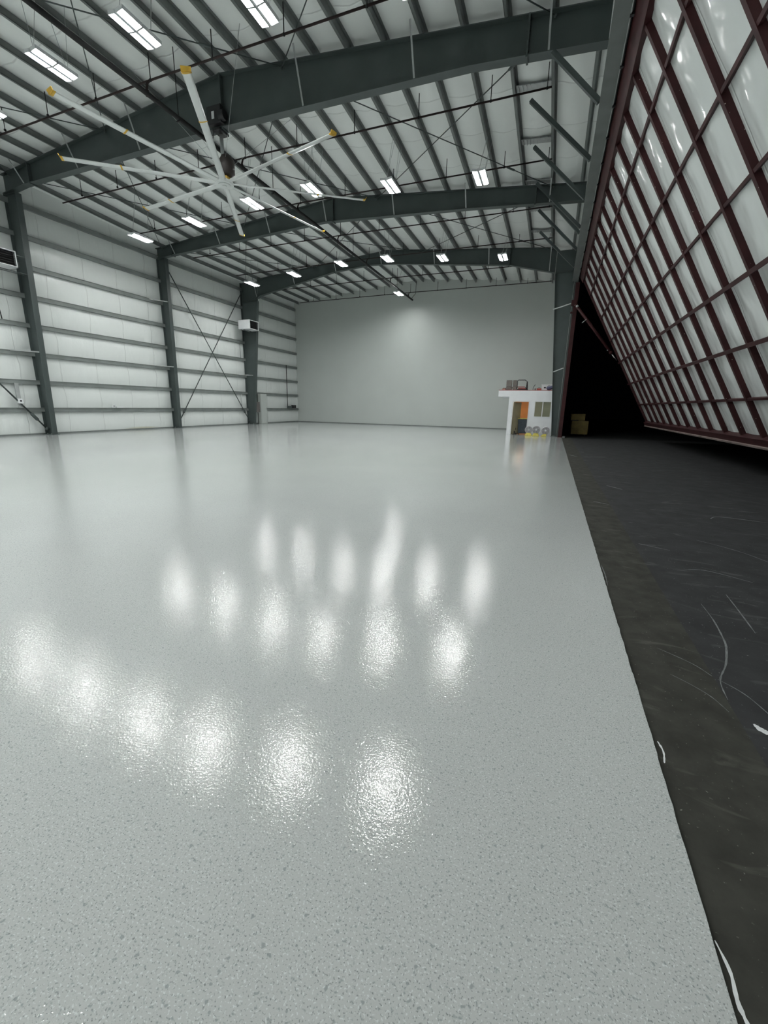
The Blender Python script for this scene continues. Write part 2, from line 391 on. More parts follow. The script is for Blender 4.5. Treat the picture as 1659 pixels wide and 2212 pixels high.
# roof insulation, sagging between purlins
PURX = [-22.45]+[-21.3+1.1*k for k in range(10)]+[-10.82+1.115*k for k in range(10)]+[0.06+.25]
PURX = [-22.45]+[-21.35+1.1*k for k in range(9)]+[-11.42,-10.72]+[-9.83+1.107*k for k in range(10)]
xs = []
edges = [XL-.1]+PURX+[XR+.1]
for a, b in zip(edges, edges[1:]): xs += [a+(b-a)*i/6 for i in range(6)]
xs.append(edges[-1])
yr = [YN + (D+.1-YN)*i/90 for i in range(91)]
yr = sorted(set(yr+[YA, YB, YC])); vs = []
for j, y in enumerate(yr):
    for x in xs:
        d = min(abs(x-p) for p in edges[1:-1]) if True else 0
        sag = .07*(1-math.cos(math.pi*min(1, d/.55)))/2
        vs.append((x, y, rz(x, y)+PD+.02-sag))
nx = len(xs); fs = [(j*nx+k, j*nx+k+1, (j+1)*nx+k+1, (j+1)*nx+k) for j in range(len(yr)-1) for k in range(nx-1)]
mb = MB(); mb.add(vs, fs, True)
mb.prism_xz([(XL-.4, 11.1), (XM, 12.15), (XR+.4, 11.1), (XR+.4, 11.25), (XM, 12.3), (XL-.4, 11.25)], YN-.2, D+.2)
struct('ceiling', mb, INSR, label='white vinyl faced roof insulation between the purlins')

# ------------------------------------------------------------------ purlins and girts
def zsection(mb, x, side, y0, y1, depth, fl):
    ysg = [y0]+[q for q in (YA, YB, YC) if y0 < q < y1]+[y1]
    t = .012
    for a, b in zip(ysg, ysg[1:]):
        za, zb = rz(x, a), rz(x, b)
        def seg(xa, xb, h0, h1):
            mb.add([(xa,a,za+h0),(xb,a,za+h0),(xb,a,za+h1),(xa,a,za+h1),(xa,b,zb+h0),(xb,b,zb+h0),(xb,b,zb+h1),(xa,b,zb+h1)],
                   [(0,1,2,3),(7,6,5,4),(0,4,5,1),(1,5,6,2),(2,6,7,3),(3,7,4,0)])
        seg(x-t/2, x+t/2, 0, depth); seg(x, x+side*fl, 0, t); seg(x+side*fl-side*t, x+side*fl, 0, .03); seg(x-side*fl, x, depth-t, depth)
for k, x in enumerate(PURX):
    mb = MB(); zsection(mb, x, 1 if x < XM else -1, YN, D-.05 if k else D-.05, PD, .075)
    nm = 'eave_strut' if k == 0 else 'roof_purlin'
    o = mb.build(nm, STEEL2, None, (x, 0, rz(x, 0)))
    if k == 0: tag(o, 'dark steel eave strut running along the top of the left wall', 'beam')
    elif x < XM: tag(o, 'long grey-green steel roof purlin, %s one in from the left wall' % ORD[k-1], 'purlin', 'roof purlins')
    else:
        i = len(PURX)-1-k
        tag(o, 'long grey-green steel roof purlin, %s one in from the open door side' % ORD[i], 'purlin', 'roof purlins')
for i in range(1, 9):
    z = GZ[i]; mb = MB(); t = .012
    mb.box((XL-.13, YN, z-.008), (XL+.10, D-.05, z+.008)); mb.box((XL+.06, YN, z-.17), (XL+.07, D-.05, z)); mb.box((XL-.05, YN, z-.18), (XL+.07, D-.05, z-.168))
    o = mb.build('wall_girt', GIRT, None, (XL, 0, z))
    tag(o, 'horizontal steel girt along the left wall, %s one up from the floor' % ORD[i-1], 'girt', 'left wall girts')

# ------------------------------------------------------------------ rigid frames
def rafter(name_label, y, top, bot, fw_=.26, splice=()):
    root = thing('roof_rafter', name_label, 'beam', (XM, y, bot[len(bot)//2][1]), 'main roof rafters')
    poly = top + bot[::-1]
    MB().prism_xz(poly, y-.008, y+.008).build('web', STEEL, root)
    MB().strip_xz([(x, z-.025) for x, z in top], y-fw_/2, y+fw_/2, .025).build('top_flange', STEEL, root)
    MB().strip_xz(bot, y-fw_/2, y+fw_/2, .025).build('bottom_flange', STEEL, root)
    for x in splice:
        mb = MB()
        def zi(line):
            for (a, za), (b, zb) in zip(line, line[1:]):
                if a <= x <= b: return za+(zb-za)*(x-a)/(b-a)
        zb_, zt_ = zi(bot), zi(top)
        mb.box((x-.025, y-fw_/2-.01, zb_-.04), (x+.025, y+fw_/2+.01, zt_))
        for q in range(4):
            for s_ in (-1, 1): mb.box((x-.045, y+s_*.08-.012, zb_+.1+q*(zt_-zb_-.2)/3-.012), (x+.045, y+s_*.08+.012, zb_+.1+q*(zt_-zb_-.2)/3+.012))
        mb.build('splice_plate', STEEL, root)
    return root
def topl(y, a=XL+.02, b=XR-.12): return [(a, rz(a, y)), (XM, rz(XM, y)), (b, rz(b, y))]
rafter('deep dark steel roof rafter crossing nearest the viewer, above the ceiling fan', YA, topl(YA),
       [(XL+.02, 10.13), (-21.5, 10.27), (-10.8, 10.40), (-3, 10.29), (XR-.12, 10.07)], .28, (-21.0, -11.05, -1.55))
rafter('middle dark steel roof rafter between the ceiling fan and the far lights', YB, topl(YB),
       [(XL+.02, 9.86), (-11.6, 10.43), (-4.5, 10.1), (XR-.12, 9.79)], .26, (-21.6, -11.05, -1.6))
rafter('farthest dark steel roof rafter with haunched ends before the grey end wall', YC, topl(YC, -21.33, -.71),
       [(-21.33, 9.2), (-21.1, 9.36), (-14.9, 10.43), (-12.3, 10.62), (-11.0, 10.58), (-7.4, 10.23), (-3.3, 9.82), (-.72, 9.2)], .26, (-14.9, -3.3))

def column(y, label, xo0, xo1, xi0, zi, xi1, side=1, zt=10.3, wd=.24, base=0):
    "outer flange from (xo0,0) to (xo1,zt); inner from (xi0,0) to (xi1,zi)"
    root = thing('steel_column', label, 'column', ((xo0+xi0)/2, y, 0), 'main frame columns')
    MB().prism_xz([(xo0, 0.02), (xi0, 0.02), (xi1, zi), (xi1, zt), (xo1, zt)], y-.008, y+.008).build('web', STEEL, root)
    s = 1 if xi0 > xo0 else -1
    MB().prism_xz([(xo0, 0.02), (xo0+s*.025, .02), (xo1+s*.025, zt), (xo1, zt)], y-wd/2, y+wd/2).build('outer_flange', STEEL, root)
    MB().prism_xz([(xi0, 0.02), (xi0-s*.025, .02), (xi1-s*.025, zi), (xi1, zi)], y-wd/2, y+wd/2).build('inner_flange', STEEL, root)
    mb = MB(); mb.box((min(xo0, xi0)-.04, y-wd/2-.05, 0), (max(xo0, xi0)+.05, y+wd/2+.05, .025))
    mb.build('base_plate', STEEL, root)
    for px in (xo0+s*.12, xi0-s*.10):
        for py in (y-.09, y+.09): MB().tube([(px, py, .02), (px, py, .07)], .016, 6).build('anchor_bolt', GALV, root)
    mb = MB(); mb.box((min(xo1, xi1)+.02, y-wd/2+.02, zi-.012), (max(xo1, xi1)-.02, y+wd/2-.02, zi+.012)); mb.build('stiffener', STEEL, root)
    return root
column(YA, 'dark steel column at the left edge of the view, nearest on the left wall', XL, XL, -22.33, 10.1, -22.05, zt=10.12)
column(YB, 'dark steel column on the left wall between the nearest column and the heater column', XL, XL, -22.36, 9.84, -22.18, zt=9.85)
column(YC, 'tapered dark steel column on the left wall behind the far white heater', XL, XL, -22.2, 9.05, -21.35, zt=10.36)
column(YC, 'wide tapered dark steel column beside the white office box', XR-.06, XR-.06, .08, 9.2, -.70, zt=10.34, wd=.22)
column(5.8, 'dark steel column of the left wall nearest behind the view edge', XL, XL, -22.33, 10.1, -22.05, zt=10.12)

# ------------------------------------------------------------------ bracing
def rod(name, a, b, r, mat, label, cat='brace', group=None, buckle=None):
    root = thing(name, label, cat, a, group)
    MB().tube([a, b], r, 6).build('rod', mat, root)
    if buckle is not None:
        p = Vector(a).lerp(Vector(b), buckle); d = (Vector(b)-Vector(a)).normalized()
        MB().tube([p-d*.22, p-d*.15, p+d*.15, p+d*.22], [r, r*2.2, r*2.2, r], 8).build('turnbuckle', mat, root)
    for p in (a, b): MB().sphere(p, r*2.6, 8).build('end_fitting', mat, root)
    return root
xb = XL+.18
rod('wall_brace_rod', (xb, YB+.12, 9.9), (xb, YC-.12, .3), .03, STEEL, 'dark diagonal brace rod on left wall falling towards the heater column foot', group='wall brace rods', buckle=.92)
rod('wall_brace_rod', (xb+.06, YB+.15, .35), (xb+.06, YC-.15, 9.8), .03, STEEL, 'dark diagonal brace rod on left wall rising towards the far heater', group='wall brace rods', buckle=.08)
rod('wall_brace_rod', (xb, YA-.12, .28), (xb, 5.95, 9.7), .035, STEEL, 'dark diagonal brace at the far left bottom, meeting the nearest column foot', group='wall brace rods', buckle=.06)
nodes = [-.95, -8.72, -16.4, -22.3]
bays = [(6.0, YA, 'in the nearest bay'), (YA, YB, 'in the middle bay'), (YB, YC, 'in the far bay')]
places = ['on the door side', 'under the ridge', 'on the left side']
for (y0, y1, bn) in bays:
    for i in range(3):
        xa, xc = nodes[i], nodes[i+1]
        for fl_, wn in ((0, 'running out towards the door'), (1, 'running in towards the left wall')):
            A = (xa if fl_ else xc, y0+.1); B_ = (xc if fl_ else xa, y1-.1)
            rod('roof_brace_rod', (A[0], A[1], rz(*A)-.12-.04*fl_), (B_[0], B_[1], rz(*B_)-.12-.04*fl_), .016, STEEL,
                'thin diagonal roof rod %s, %s, leaning %s' % (bn, places[i], 'left' if fl_ else 'right'), group='roof brace rods', buckle=.14 if fl_ else .8)

# flange braces (pale angles) on the rafters
def botz(y, x):
    B = {YA: [(-23, 10.13), (-21.5, 10.27), (-10.8, 10.40), (-3, 10.29), (1, 10.02)], YB: [(-23, 9.85), (-11.6, 10.43), (-4.5, 10.1), (1, 9.75)],
         YC: [(-22.9, 8.9), (-21.1, 9.36), (-14.9, 10.43), (-12.3, 10.62), (-11.0, 10.58), (-7.4, 10.23), (-3.3, 9.82), (-.5, 9.15)]}[y]
    for (a, za), (b, zb) in zip(B, B[1:]):
        if a <= x <= b: return za+(zb-za)*(x-a)/(b-a)
for y, nm in ((YA, 'nearest'), (YB, 'middle'), (YC, 'farthest')):
    xsb = [-21.35, -18.05, -14.75, -11.42, -7.85, -4.5, -1.05] if y != YA else [-21.35, -18.05, -14.75, -8.0, -4.5, -1.05]
    for i, x in enumerate(xsb):
        zt, zb_ = rz(x, y)+.02, botz(y, x)
        off = .45 if y == YA else .4
        a = (x, y-.15-off, rz(x, y-.5)+.03); b = (x, y-.14, zb_+.02)
        mb = MB(); mb.bar(a, b, .045, .006, (1,0,0)); mb.bar(Vector(a)+Vector((.02, 0, 0)), Vector(b)+Vector((.02, 0, 0)), .006, .04, (1,0,0))
        o = mb.build('flange_brace', GALV, None, b)
        cnt = ORD[len(xsb)-1-i]
        tag(o, 'pale short angle bracing the %s rafter, %s one from the door side' % (nm, cnt), 'brace', 'pale flange braces')
# pale braces from girts to columns
for (x1, y, z, lb) in ((-22.3, YB, 7.5, 'pale short angle high on the second left column'), (-22.32, YB, 3.78, 'pale short angle low on the second left column'),
                       (-22.3, YA, 3.78, 'pale short angle on the nearest left column below the heater'), (-22.1, YC, 3.78, 'pale short angle on the column under the far heater')):
    mb = MB(); mb.bar((XL+.08, y-1.0, z-.02), (x1, y-.1, z-.02), .05, .05)
    tag(mb.build('girt_brace', GALV, None, (x1, y, z)), lb, 'brace', 'pale girt braces')
for (z, x0, lb) in ((7.35, -.58, 'upper pale bar across the wide column beside the door'), (3.9, -.2, 'lower pale bar across the wide column beside the door')):
    mb = MB(); mb.bar((x0, YC-.2, z-.1), (XR-.1, YC-.55, z+.08), .045, .05)
    tag(mb.build('column_brace', GALV, None, (x0, YC-.2, z)), lb, 'brace', 'pale bars on the door column')

# ------------------------------------------------------------------ sprinkler piping
branch = [10.9, 14.9, 18.62, 22.5, 26.3, 30.45, 34.55]
bz = 10.36
bl = ['closest to the viewer', 'just behind the nearest rafter', 'in front of the middle rafter', 'just behind the middle rafter',
      'in front of the farthest rafter', 'just behind the farthest rafter', 'against the top of the end wall']
for i, y in enumerate(branch):
    root = thing('sprinkler_branch_pipe', 'thin dark sprinkler branch pipe across the roof, %s' % bl[i], 'pipe', (-11, y, bz), 'sprinkler branch pipes')
    z = min(bz, 10.25)
    MB().tube([(-21.55, y, bz-.12), (-11.3, y, bz), (-.98, y, bz)], .026, 8).build('pipe', REDPIPE, root)
    k = 0
    for x in [-20.25+2.2*q for q in range(9)]+[-1.1]:
        top = rz(x, y)+.05
        if top-bz > .1:
            mb = MB(); mb.tube([(x, y, bz-.04), (x, y, min(top, bz+.62))], .013, 6); mb.sphere((x, y, bz), .04, 8); mb.build('hanger_rod', PIPE, root)
mx_, mz = -11.62, 10.08
root = thing('sprinkler_main_pipe', 'thick black sprinkler main running the length of the hangar', 'pipe', (mx_, 20, mz))
MB().tube([(mx_, YN+.2, mz), (mx_, 20, mz-.0), (mx_, 36.0-.35, mz-.02)], .065, 12).build('pipe', PIPE, root)
for y in branch:
    if y > 34.8: continue
    mb = MB(); mb.tube([(mx_+.0, y, mz), (mx_+.0, y, bz-.16), (mx_+.05, y, bz-.03), (mx_+.15, y, bz)], .032, 8); mb.tube([(mx_, y, mz-.06), (mx_, y, mz+.09)], .05, 8)
    mb.build('riser', REDPIPE, root)
for y in (7.5, 12.0, 16.8, 24.4, 31.9):
    mb = MB(); mb.tube([(mx_, y, mz-.07), (mx_, y, rz(mx_, y)+.05)], .012, 6); mb.box((mx_-.08, y-.02, mz-.085), (mx_+.08, y+.02, mz-.06)); mb.build('hanger_rod', PIPE, root)
mb = MB(); mb.tube([(mx_, 35.3, mz), (mx_+.35, 35.3, mz+.35), (mx_+.4, 35.3, rz(mx_, 35.3)+.05)], .015, 6); mb.tube([(mx_, 34.9, mz), (mx_-.3, 34.9, mz+.4)], .015, 6)
mb.build('sway_brace', PIPE, root)

# ------------------------------------------------------------------ LED high bay lights
def make_light():
    root = thing('high_bay_light', 'x', 'ceiling light', (0, 0, 9.7), 'LED high bay lights')
    z0 = 9.7
    mb = MB()
    mb.box((-.05, -.5, z0+.02), (.05, .5, z0+.10))
    mb.box((-.12, -.24, z0+.10), (.12, .24, z0+.16))
    mb.build('driver_housing', WHITE, root, bevel=.006)
    for s in (-1, 1):
        for q in (-1, 1):
            mb = MB(); c = Vector((s*.13, q*.27, z0+.03)); hw, hl = .10, .26
            tilt = .10*s
            def pt(u, v, h): return (c.x+u, c.y+v, c.z+h+u*tilt*1.2)
            def slab(u0, u1, v0, v1, h0, h1):
                mb.add([pt(u0,v0,h0),pt(u1,v0,h0),pt(u1,v1,h0),pt(u0,v1,h0),pt(u0,v0,h1),pt(u1,v0,h1),pt(u1,v1,h1),pt(u0,v1,h1)],
                       [(0,3,2,1),(4,5,6,7),(0,1,5,4),(1,2,6,5),(2,3,7,6),(3,0,4,7)])
            slab(-hw, hw, -hl, hl, .02, .05); slab(-hw, -hw+.012, -hl, hl, -.032, .02); slab(hw-.012, hw, -hl, hl, -.032, .02)
            slab(-hw, hw, -hl, -hl+.012, -.032, .02); slab(-hw, hw, hl-.012, hl, -.032, .02)
            w_ = mb.build('lamp_wing', WHITE, root)
            mb = MB(); slab(-hw+.014, hw-.014, -hl+.014, hl-.014, .002, .012)
            mb.build('lens', LENS, w_)
    return root
proto = make_light()
rows = []
rx = [(-20.1, 9.35), (-16.1, 9.65), (-12.75, 9.85), (-9.7, 9.85), (-6.75, 9.85), (-3.45, 9.9)]
# (x, y, z) measured row by row
R3 = [(-19.45, 25.3, 9.30), (-16.4, 25.6, 9.70), (-13.0, 25.6, 10.0), (-9.75, 25.0, 9.80), (-6.6, 25.4, 9.66), (-3.48, 26.6, 9.75)]
R2 = [(-19.45, 17.0, 9.28), (-16.25, 17.2, 9.66), (-12.8, 16.95, 9.85), (-9.62, 16.5, 9.72), (-6.7, 17.4, 9.80), (-3.38, 18.0, 9.85)]
R1 = [(-20.0, 9.6, 9.45), (-16.3, 9.3, 9.8), (-13.3, 9.45, 10.2), (-10.2, 9.42, 10.2), (-7.0, 9.75, 10.1), (-3.6, 9.9, 9.85)]
R0 = [(x, 1.3, 9.8) for x in (-19.9, -16.3, -13.0, -9.8, -6.7, -3.5)]
R00 = [(x, -4.0, 9.8) for x in (-19.9, -13.0, -6.7)]
pn = ['leftmost', 'second from left', 'third from left', 'third from right', 'second from right', 'rightmost']
alls = []
for R_, nm in ((R3, 'in the row before the farthest rafter'), (R2, 'in the row before the middle rafter'), (R1, 'in the row nearest the viewer'), (R0, 'in the row overhead of the viewer')):
    for i, p in enumerate(R_): alls.append((p, 'lit white LED high bay light, %s %s' % (pn[i], nm)))
for i, p in enumerate(R00): alls.append((p, 'lit LED high bay light behind the viewer, %s there' % ('left', 'middle', 'right')[i]))
alls.append(((-11.74, 32.6, 9.84), 'lit LED high bay light hanging alone before the grey end wall'))
for i, (p, lb) in enumerate(alls):
    o = proto if i == 0 else copy_tree(proto, p)
    o.location = p; o['label'] = lb
    pj = min(PURX, key=lambda q: abs(q-p[0]))
    for q in (-1, 1):
        MB().tube([(p[0], p[1]+q*.42, p[2]+.10), (pj, p[1]+q*.34, rz(pj, p[1])+.02)], .006, 5).build('hanging_cable', GALV, o)

# ------------------------------------------------------------------ big ceiling fan
hub = Vector((-11.22, 13.4, 8.88))
fan = thing('ceiling_fan', 'huge eight-bladed ceiling fan with yellow tips hung from the nearest rafter', 'ceiling fan', hub)
mb = MB(); mb.tube([hub+Vector((0,0,-.04)), hub+Vector((0,0,.05))], .30, 24); mb.tube([hub+Vector((0,0,-.06)), hub+Vector((0,0,-.04))], .2, 20); mb.tube([hub+Vector((0,0,-.09)), hub+Vector((0,0,-.04))], .07, 12)
h_ = mb.build('hub', ALU, fan)
mb = MB(); mb.tube([hub+Vector((0,0,.05)), hub+Vector((0,0,.09))], [.24, .12], 16); mb.box(hub+Vector((-.12,-.1,.06)), hub+Vector((.18,.1,.20))); mb.build('gearbox', YELLOW, fan, bevel=.02)
mb = MB(); c = hub+Vector((.16, 0, .46)); mb.tube([c+Vector((0,0,-.27)), c+Vector((0,0,-.2)), c+Vector((0,0,.16)), c+Vector((0,0,.30)), c+Vector((0,0,.36))], [.12, .24, .25, .17, .06], 18)
mb.build('motor', MOTOR, fan)
mb = MB(); mb.tube([hub+Vector((0,0,.1)), (hub.x, hub.y, 10.38)], .06, 10); mb.build('drop_tube', GALV, fan)
mb = MB(); mb.box((hub.x-.16, YA-.24, 10.28), (hub.x+.16, YA+.2, 10.36)); mb.box((hub.x-.28, YA-.33, 10.42), (hub.x+.30, YA-.16, 10.92)); mb.tube([(hub.x+.2, YA-.25, 10.62), (hub.x+.42, YA-.25, 10.62)], .15, 12)
mb.build('mounting_clamp', BLACK, fan, bevel=.02)
mb = MB(); mb.box((hub.x-.06, YA-.34, 10.55), (hub.x+.04, YA-.331, 10.75)); mb.build('rating_label', WHITE, fan)
mb = MB(); mb.tube([(hub.x-.1, YA-.2, 10.35), (hub.x-.22, YA-.2, 10.0), (hub.x-.18, YA-.15, 9.62), (hub.x-.02, YA-.08, 9.35)], .012, 6); mb.build('power_cable', BLACK, fan)
for a, b in (((-13.6, 14.9, 0), 0), ((-9.0, 15.2, 0), 0), ((-13.4, 12.0, 0), 0), ((-9.1, 11.9, 0), 0)):
    p = Vector((a[0], a[1], rz(a[0], a[1])+.05)); mb = MB(); mb.tube([hub+Vector((0,0,.30)), p], .006, 5); mb.build('guy_wire', GALV, fan)
def blade(ang, L):
    d = Vector((math.cos(ang), math.sin(ang), 0)); s = Vector((-d.y, d.x, 0)); u = Vector((0,0,1))
    prof = [(-.5, .0), (-.35, .11), (-.1, .15), (.2, .10), (.5, .0), (.2, -.03), (-.1, -.06), (-.35, -.05)]
    def sec(r, ch, tw=.17):
        c_, s__ = math.cos(tw), math.sin(tw)
        return [hub + d*r + s*((a*c_ - b*s__)*ch) + u*((a*s__ + b*c_)*ch - .004*r) for a, b in prof]
    def loft(mb, r0, r1, ch):
        A, B = sec(r0, ch), sec(r1, ch); n = len(A)
        mb.add(A+B, [(i, (i+1) % n, n+(i+1) % n, n+i) for i in range(n)], True)
        mb.add(A, [tuple(range(n))]); mb.add(B, [tuple(range(n))[::-1]])
    mb = MB(); loft(mb, .28, L, .205); b = mb.build('blade', ALU, fan)
    mb = MB(); loft(mb, L*.655, L*.655+.05, .23); mb.build('joint_band', YELLOW, b)
    mb = MB(); loft(mb, L, L+.06, .225); q = sec(L+.06, .225)
    mb.add([q[0], q[4], q[4]+u*.06+d*.03, q[0]+u*.08+d*.04, q[0]+d*.02, q[4]+d*.02, q[4]+u*.06+d*.05, q[0]+u*.08+d*.06],
           [(0,1,2,3),(7,6,5,4),(0,4,5,1),(1,5,6,2),(2,6,7,3),(3,7,4,0)])
    mb.build('winglet', YELLOW, b)
for a, L in ((-57.5, 5.1), (-100.4, 4.98), (-141.6, 4.72), (173.0, 4.3), (122.4, 4.58), (75.7, 4.76), (32.6, 4.82), (-13.9, 4.93)):
    blade(math.radians(a), L-.06)

# ------------------------------------------------------------------ door header, jamb and struts
hd = thing('door_header', 'long dark grey steel header beam above the open hangar door', 'beam', (.38, 10, 8.6))
MB().box((.25, YN, 8.60), (.575, YC-.37, 8.625)).build('bottom_flange', STEEL2, hd)
MB().box((.35, YN, 8.625), (.38, YC-.15, 9.0)).build('web', STEEL, hd)
MB().box((.27, YN, 8.975), (.49, YC-.15, 9.0)).build('top_flange', STEEL, hd)
MB().tube([(.555, YN, 8.588), (.555, YC-.4, 8.588)], .012, 6).build('edge_cable', PALEWIRE, hd)
sy = [(13.12, -.92, 10.02), (15.7, -1.6, 10.6), (18.2, -1.6, 10.62), (20.8, -1.6, 10.6), (21.4, -.86, 9.98), (23.4, -1.6, 10.62), (26.0, -1.6, 10.60)]
sn = ['below the nearest rafter', 'just behind the nearest rafter', 'midway between the two nearer rafters', 'just before the middle rafter', 'at the soffit of the middle rafter', 'just beyond the middle rafter', 'just before the farthest rafter']
for (y, xt, zt), nm in zip(sy, sn):
    root = thing('header_strut', 'dark diagonal strut from roof to door header, %s' % nm, 'strut', (.28, y, 8.8), 'diagonal header struts')
    zt = min(zt, rz(xt, y)+.12)
    MB().bar((xt, y, zt), (.25, y, 8.80), .11, .11).build('tube', STEEL, root)
    if xt < -1.2:
        mb = MB(); x0, x1 = PURX[-3]+.02, PURX[-2]-.02
        zz = rz(xt, y)+.10
        mb.bar((x0, y+.12, zz+.04), (x1, y+.12, zz-.04), .30, .02)
        for q in range(9):
            xx = x0+.08+q*(x1-x0-.16)/8; mb.box((xx-.008, y-.03, zz-.02), (xx+.008, y+.27, zz+.02))
        mb.build('blocking_plate', GALV, root)
jb = thing('door_jamb_post', 'oxide red square post at the far side of the door opening', 'post', (.55, 27.75, 0))
MB().box((.45, 27.62, 0), (.66, 27.95, 8.45)).build('post', MAROON, jb)
MB().box((.42, 27.55, 0), (.72, 28.0, .02)).build('base_plate', MAROON, jb)
MB().box((.365, 27.96, 0), (.60, 28.0, 8.58)).build('closure_trim', STEEL, jb)
mb = MB(); mb.box((.34, 27.5, 7.25), (.62, 27.62, 7.55)); mb.box((.34, 27.5, 6.85), (.45, 27.62, 6.95)); mb.build('cylinder_bracket', MAROON, jb)

# the one-piece tilted hangar door
H0 = Vector((.72, 0, 8.48)); B0 = Vector((4.89, 0, .91)); dl = (B0-H0).length; dd = (B0-H0).normalized()
nn = Vector((-dd.z, 0, dd.x))          # pointing outside/up
if nn.x < 0: nn = -nn
Y0, Y1 = -4.75, 27.3
door = thing('hangar_door', 'huge tilted one-piece hangar door, oxide red frame with white insulation', 'door', (.6, 12, 8.5))
def pp(t, y, h=0): return H0 + dd*t + nn*h + Vector((0, y, 0))
mb = MB(); vs = []; rowst = [0.02, .98, 2.36, 3.65, 4.93, 6.2, 7.45, 8.45]
vst = [27.18-1.265*k for k in range(26)]
vst = [27.18]+[26.9-1.265*k+.0 for k in range(1, 25)]
ts = []
for a, b in zip(rowst, rowst[1:]): ts += [a+(b-a)*i/8 for i in range(8)]
ts.append(rowst[-1]); ny = 300; yy = [Y0+(Y1-Y0)*i/ny for i in range(ny+1)]
for y in yy:
    kk = min(abs(y-v) for v in vst); q = min(1, kk/.63)
    for t in ts:
        vs.append(pp(t, y, .125-.045*math.sin(q*math.pi/2)**2 - .010*math.sin(t*5.1+y*1.3)*q))
nt_ = len(ts); mb.add(vs, [(j*nt_+k, (j+1)*nt_+k, (j+1)*nt_+k+1, j*nt_+k+1) for j in range(ny) for k in range(nt_-1)], True)
mb.build('insulation_panel', INSD, door)
a_, b_, c_, d_ = pp(0, Y0, .24), pp(0, Y1, .24), pp(dl, Y1, .24), pp(dl, Y0, .24)
mb = MB(); mb.add([a_, b_, c_, d_]+[p+nn*.03 for p in (a_, b_, c_, d_)], [(0,1,2,3),(7,6,5,4),(0,4,5,1),(1,5,6,2),(2,6,7,3),(3,7,4,0)]); mb.build('outer_cladding', mottled('dark_cladding', (.12, .12, .13), .1, 2, .5), door)
mb = MB(); mb.bar(pp(-.02, Y0, .04), pp(-.02, Y1, .04), .36, .13, nn); mb.build('hinge_beam', MAROON, door)
mb = MB(); mb.bar(pp(dl-.09, Y0, .06), pp(dl-.09, Y1, .06), .18, .26, nn); mb.build('bottom_rail', MAROON, door)
mb = MB(); mb.bar(pp(dl+.03, Y0, .03), pp(dl+.03, Y1, .03), .05, .28, nn); mb.build('rubber_seal', mottled('dusty_rubber_seal', (.24, .19, .175), .3, 3, .7), door)
for i, y in enumerate(vst):
    mb = MB(); mb.bar(pp(.02, y, .07), pp(dl-.1, y, .07), .10, .11, nn)
    if i % 2 == 0 or True:
        pass
    mb.build('frame_stile', MAROOND, door)
for t in rowst[1:-1]:
    hh, ww = (-.01, .085) if t in (4.93, 6.2) else (.055, .06)
    mb = MB(); mb.bar(pp(t, Y0, hh), pp(t, Y1, hh), ww, .06, nn); mb.build('frame_girt', MAROON, door)
for y in [vst[i] for i in range(0, 24, 1)]:
    mb = MB(); mb.box((.54, y-.03, 8.56), (.61, y+.03, 8.60)); mb.build('hinge', BLACK, door)

cyl = thing('hydraulic_cylinder', 'oxide red hydraulic cylinder with chrome rod propping the door open', 'cylinder', (.55, 27.45, 7.4))
p0 = Vector((.55, 27.45, 7.3)); p1 = Vector((3.0, 27.42, 4.3))
dv = (p1-p0).normalized()
mb = MB(); mb.tube([p0, p0+(p1-p0)*.86], .075, 12); mb.tube([p0+(p1-p0)*.84, p0+(p1-p0)*.87], .09, 12); mb.build('barrel', MAROON, cyl)
mb = MB(); mb.tube([p0+(p1-p0)*.86, p1], .035, 10); mb.build('piston_rod', CHROME, cyl)
mb = MB(); mb.sphere(p0+Vector((.1, -.12, -.12)), .07, 10); mb.tube([p0+(p1-p0)*.27+Vector((0,-.07,0)), p0+(p1-p0)*.27+Vector((-.22,-.07,-.18))], .022, 6); mb.build('hose_fitting', GALV, cyl)
mb = MB(); q = p0+(p1-p0)*.8; mb.sphere(q+Vector((-.05,-.09,-.05)), .03, 8); mb.build('hose_fitting', GALV, cyl)

# ------------------------------------------------------------------ unit heaters
def heater(x0, x1, y0, y1, z0, z1, label, yc):
    root = thing('unit_heater', label, 'heater', ((x0+x1)/2, (y0+y1)/2, z0), 'white unit heaters')
    t = .03
    mb = MB()
    mb.box((x0, y0, z0), (x1, y0+t, z1)); mb.box((x0, y1-t, z0), (x1, y1, z1)); mb.box((x0, y0, z0), (x1, y1, z0+t)); mb.box((x0, y0, z1-t), (x1, y1, z1)); mb.box((x0, y0, z0), (x0+t, y1, z1))
    fr = .05
    mb.box((x1-t, y0, z0), (x1, y0+fr, z1)); mb.box((x1-t, y1-fr, z0), (x1, y1, z1)); mb.box((x1-t, y0, z0), (x1, y1, z0+fr)); mb.box((x1-t, y0, z1-fr), (x1, y1, z1))
    mb.build('casing', WHITE, root, bevel=.012)
    MB().box((x0+.1, y0+t, z0+t), (x1-.16, y1-t, z1-t)).build('heat_exchanger', BLACK, root)
    mb = MB()
    for i in range(6):
        z = z0+.09+i*(z1-z0-.16)/5.5; mb.bar((x1-.06, y0+.05, z), (x1-.06, y1-.05, z), .09, .008, (.35, 0, 1))
    mb.build('louvre', BLACK, root)
    mb = MB(); mb.tube([(x0, y0+.2, z0+.2), (x0-.18, y0+.2, z0+.2)], .05, 10); mb.tube([(x0, y0+.2, z0+.4), (x0-.15, y0+.2, z0+.4)], .03, 8); mb.build('flue_stub', GALV, root)
    mb = MB()
    for x in (x0+.15, x0+.4): mb.box((x-.02, y0+.1, z1), (x+.02, yc-.1, z1+.03)); mb.box((x-.02, y0+.1, z0-.03), (x+.02, yc-.1, z0))
    mb.build('bracket', STEEL, root)
    return root
heater(-22.28, -21.22, 27.1, 28.15, 6.92, 7.56, 'white box unit heater mounted on the far left column', YC)
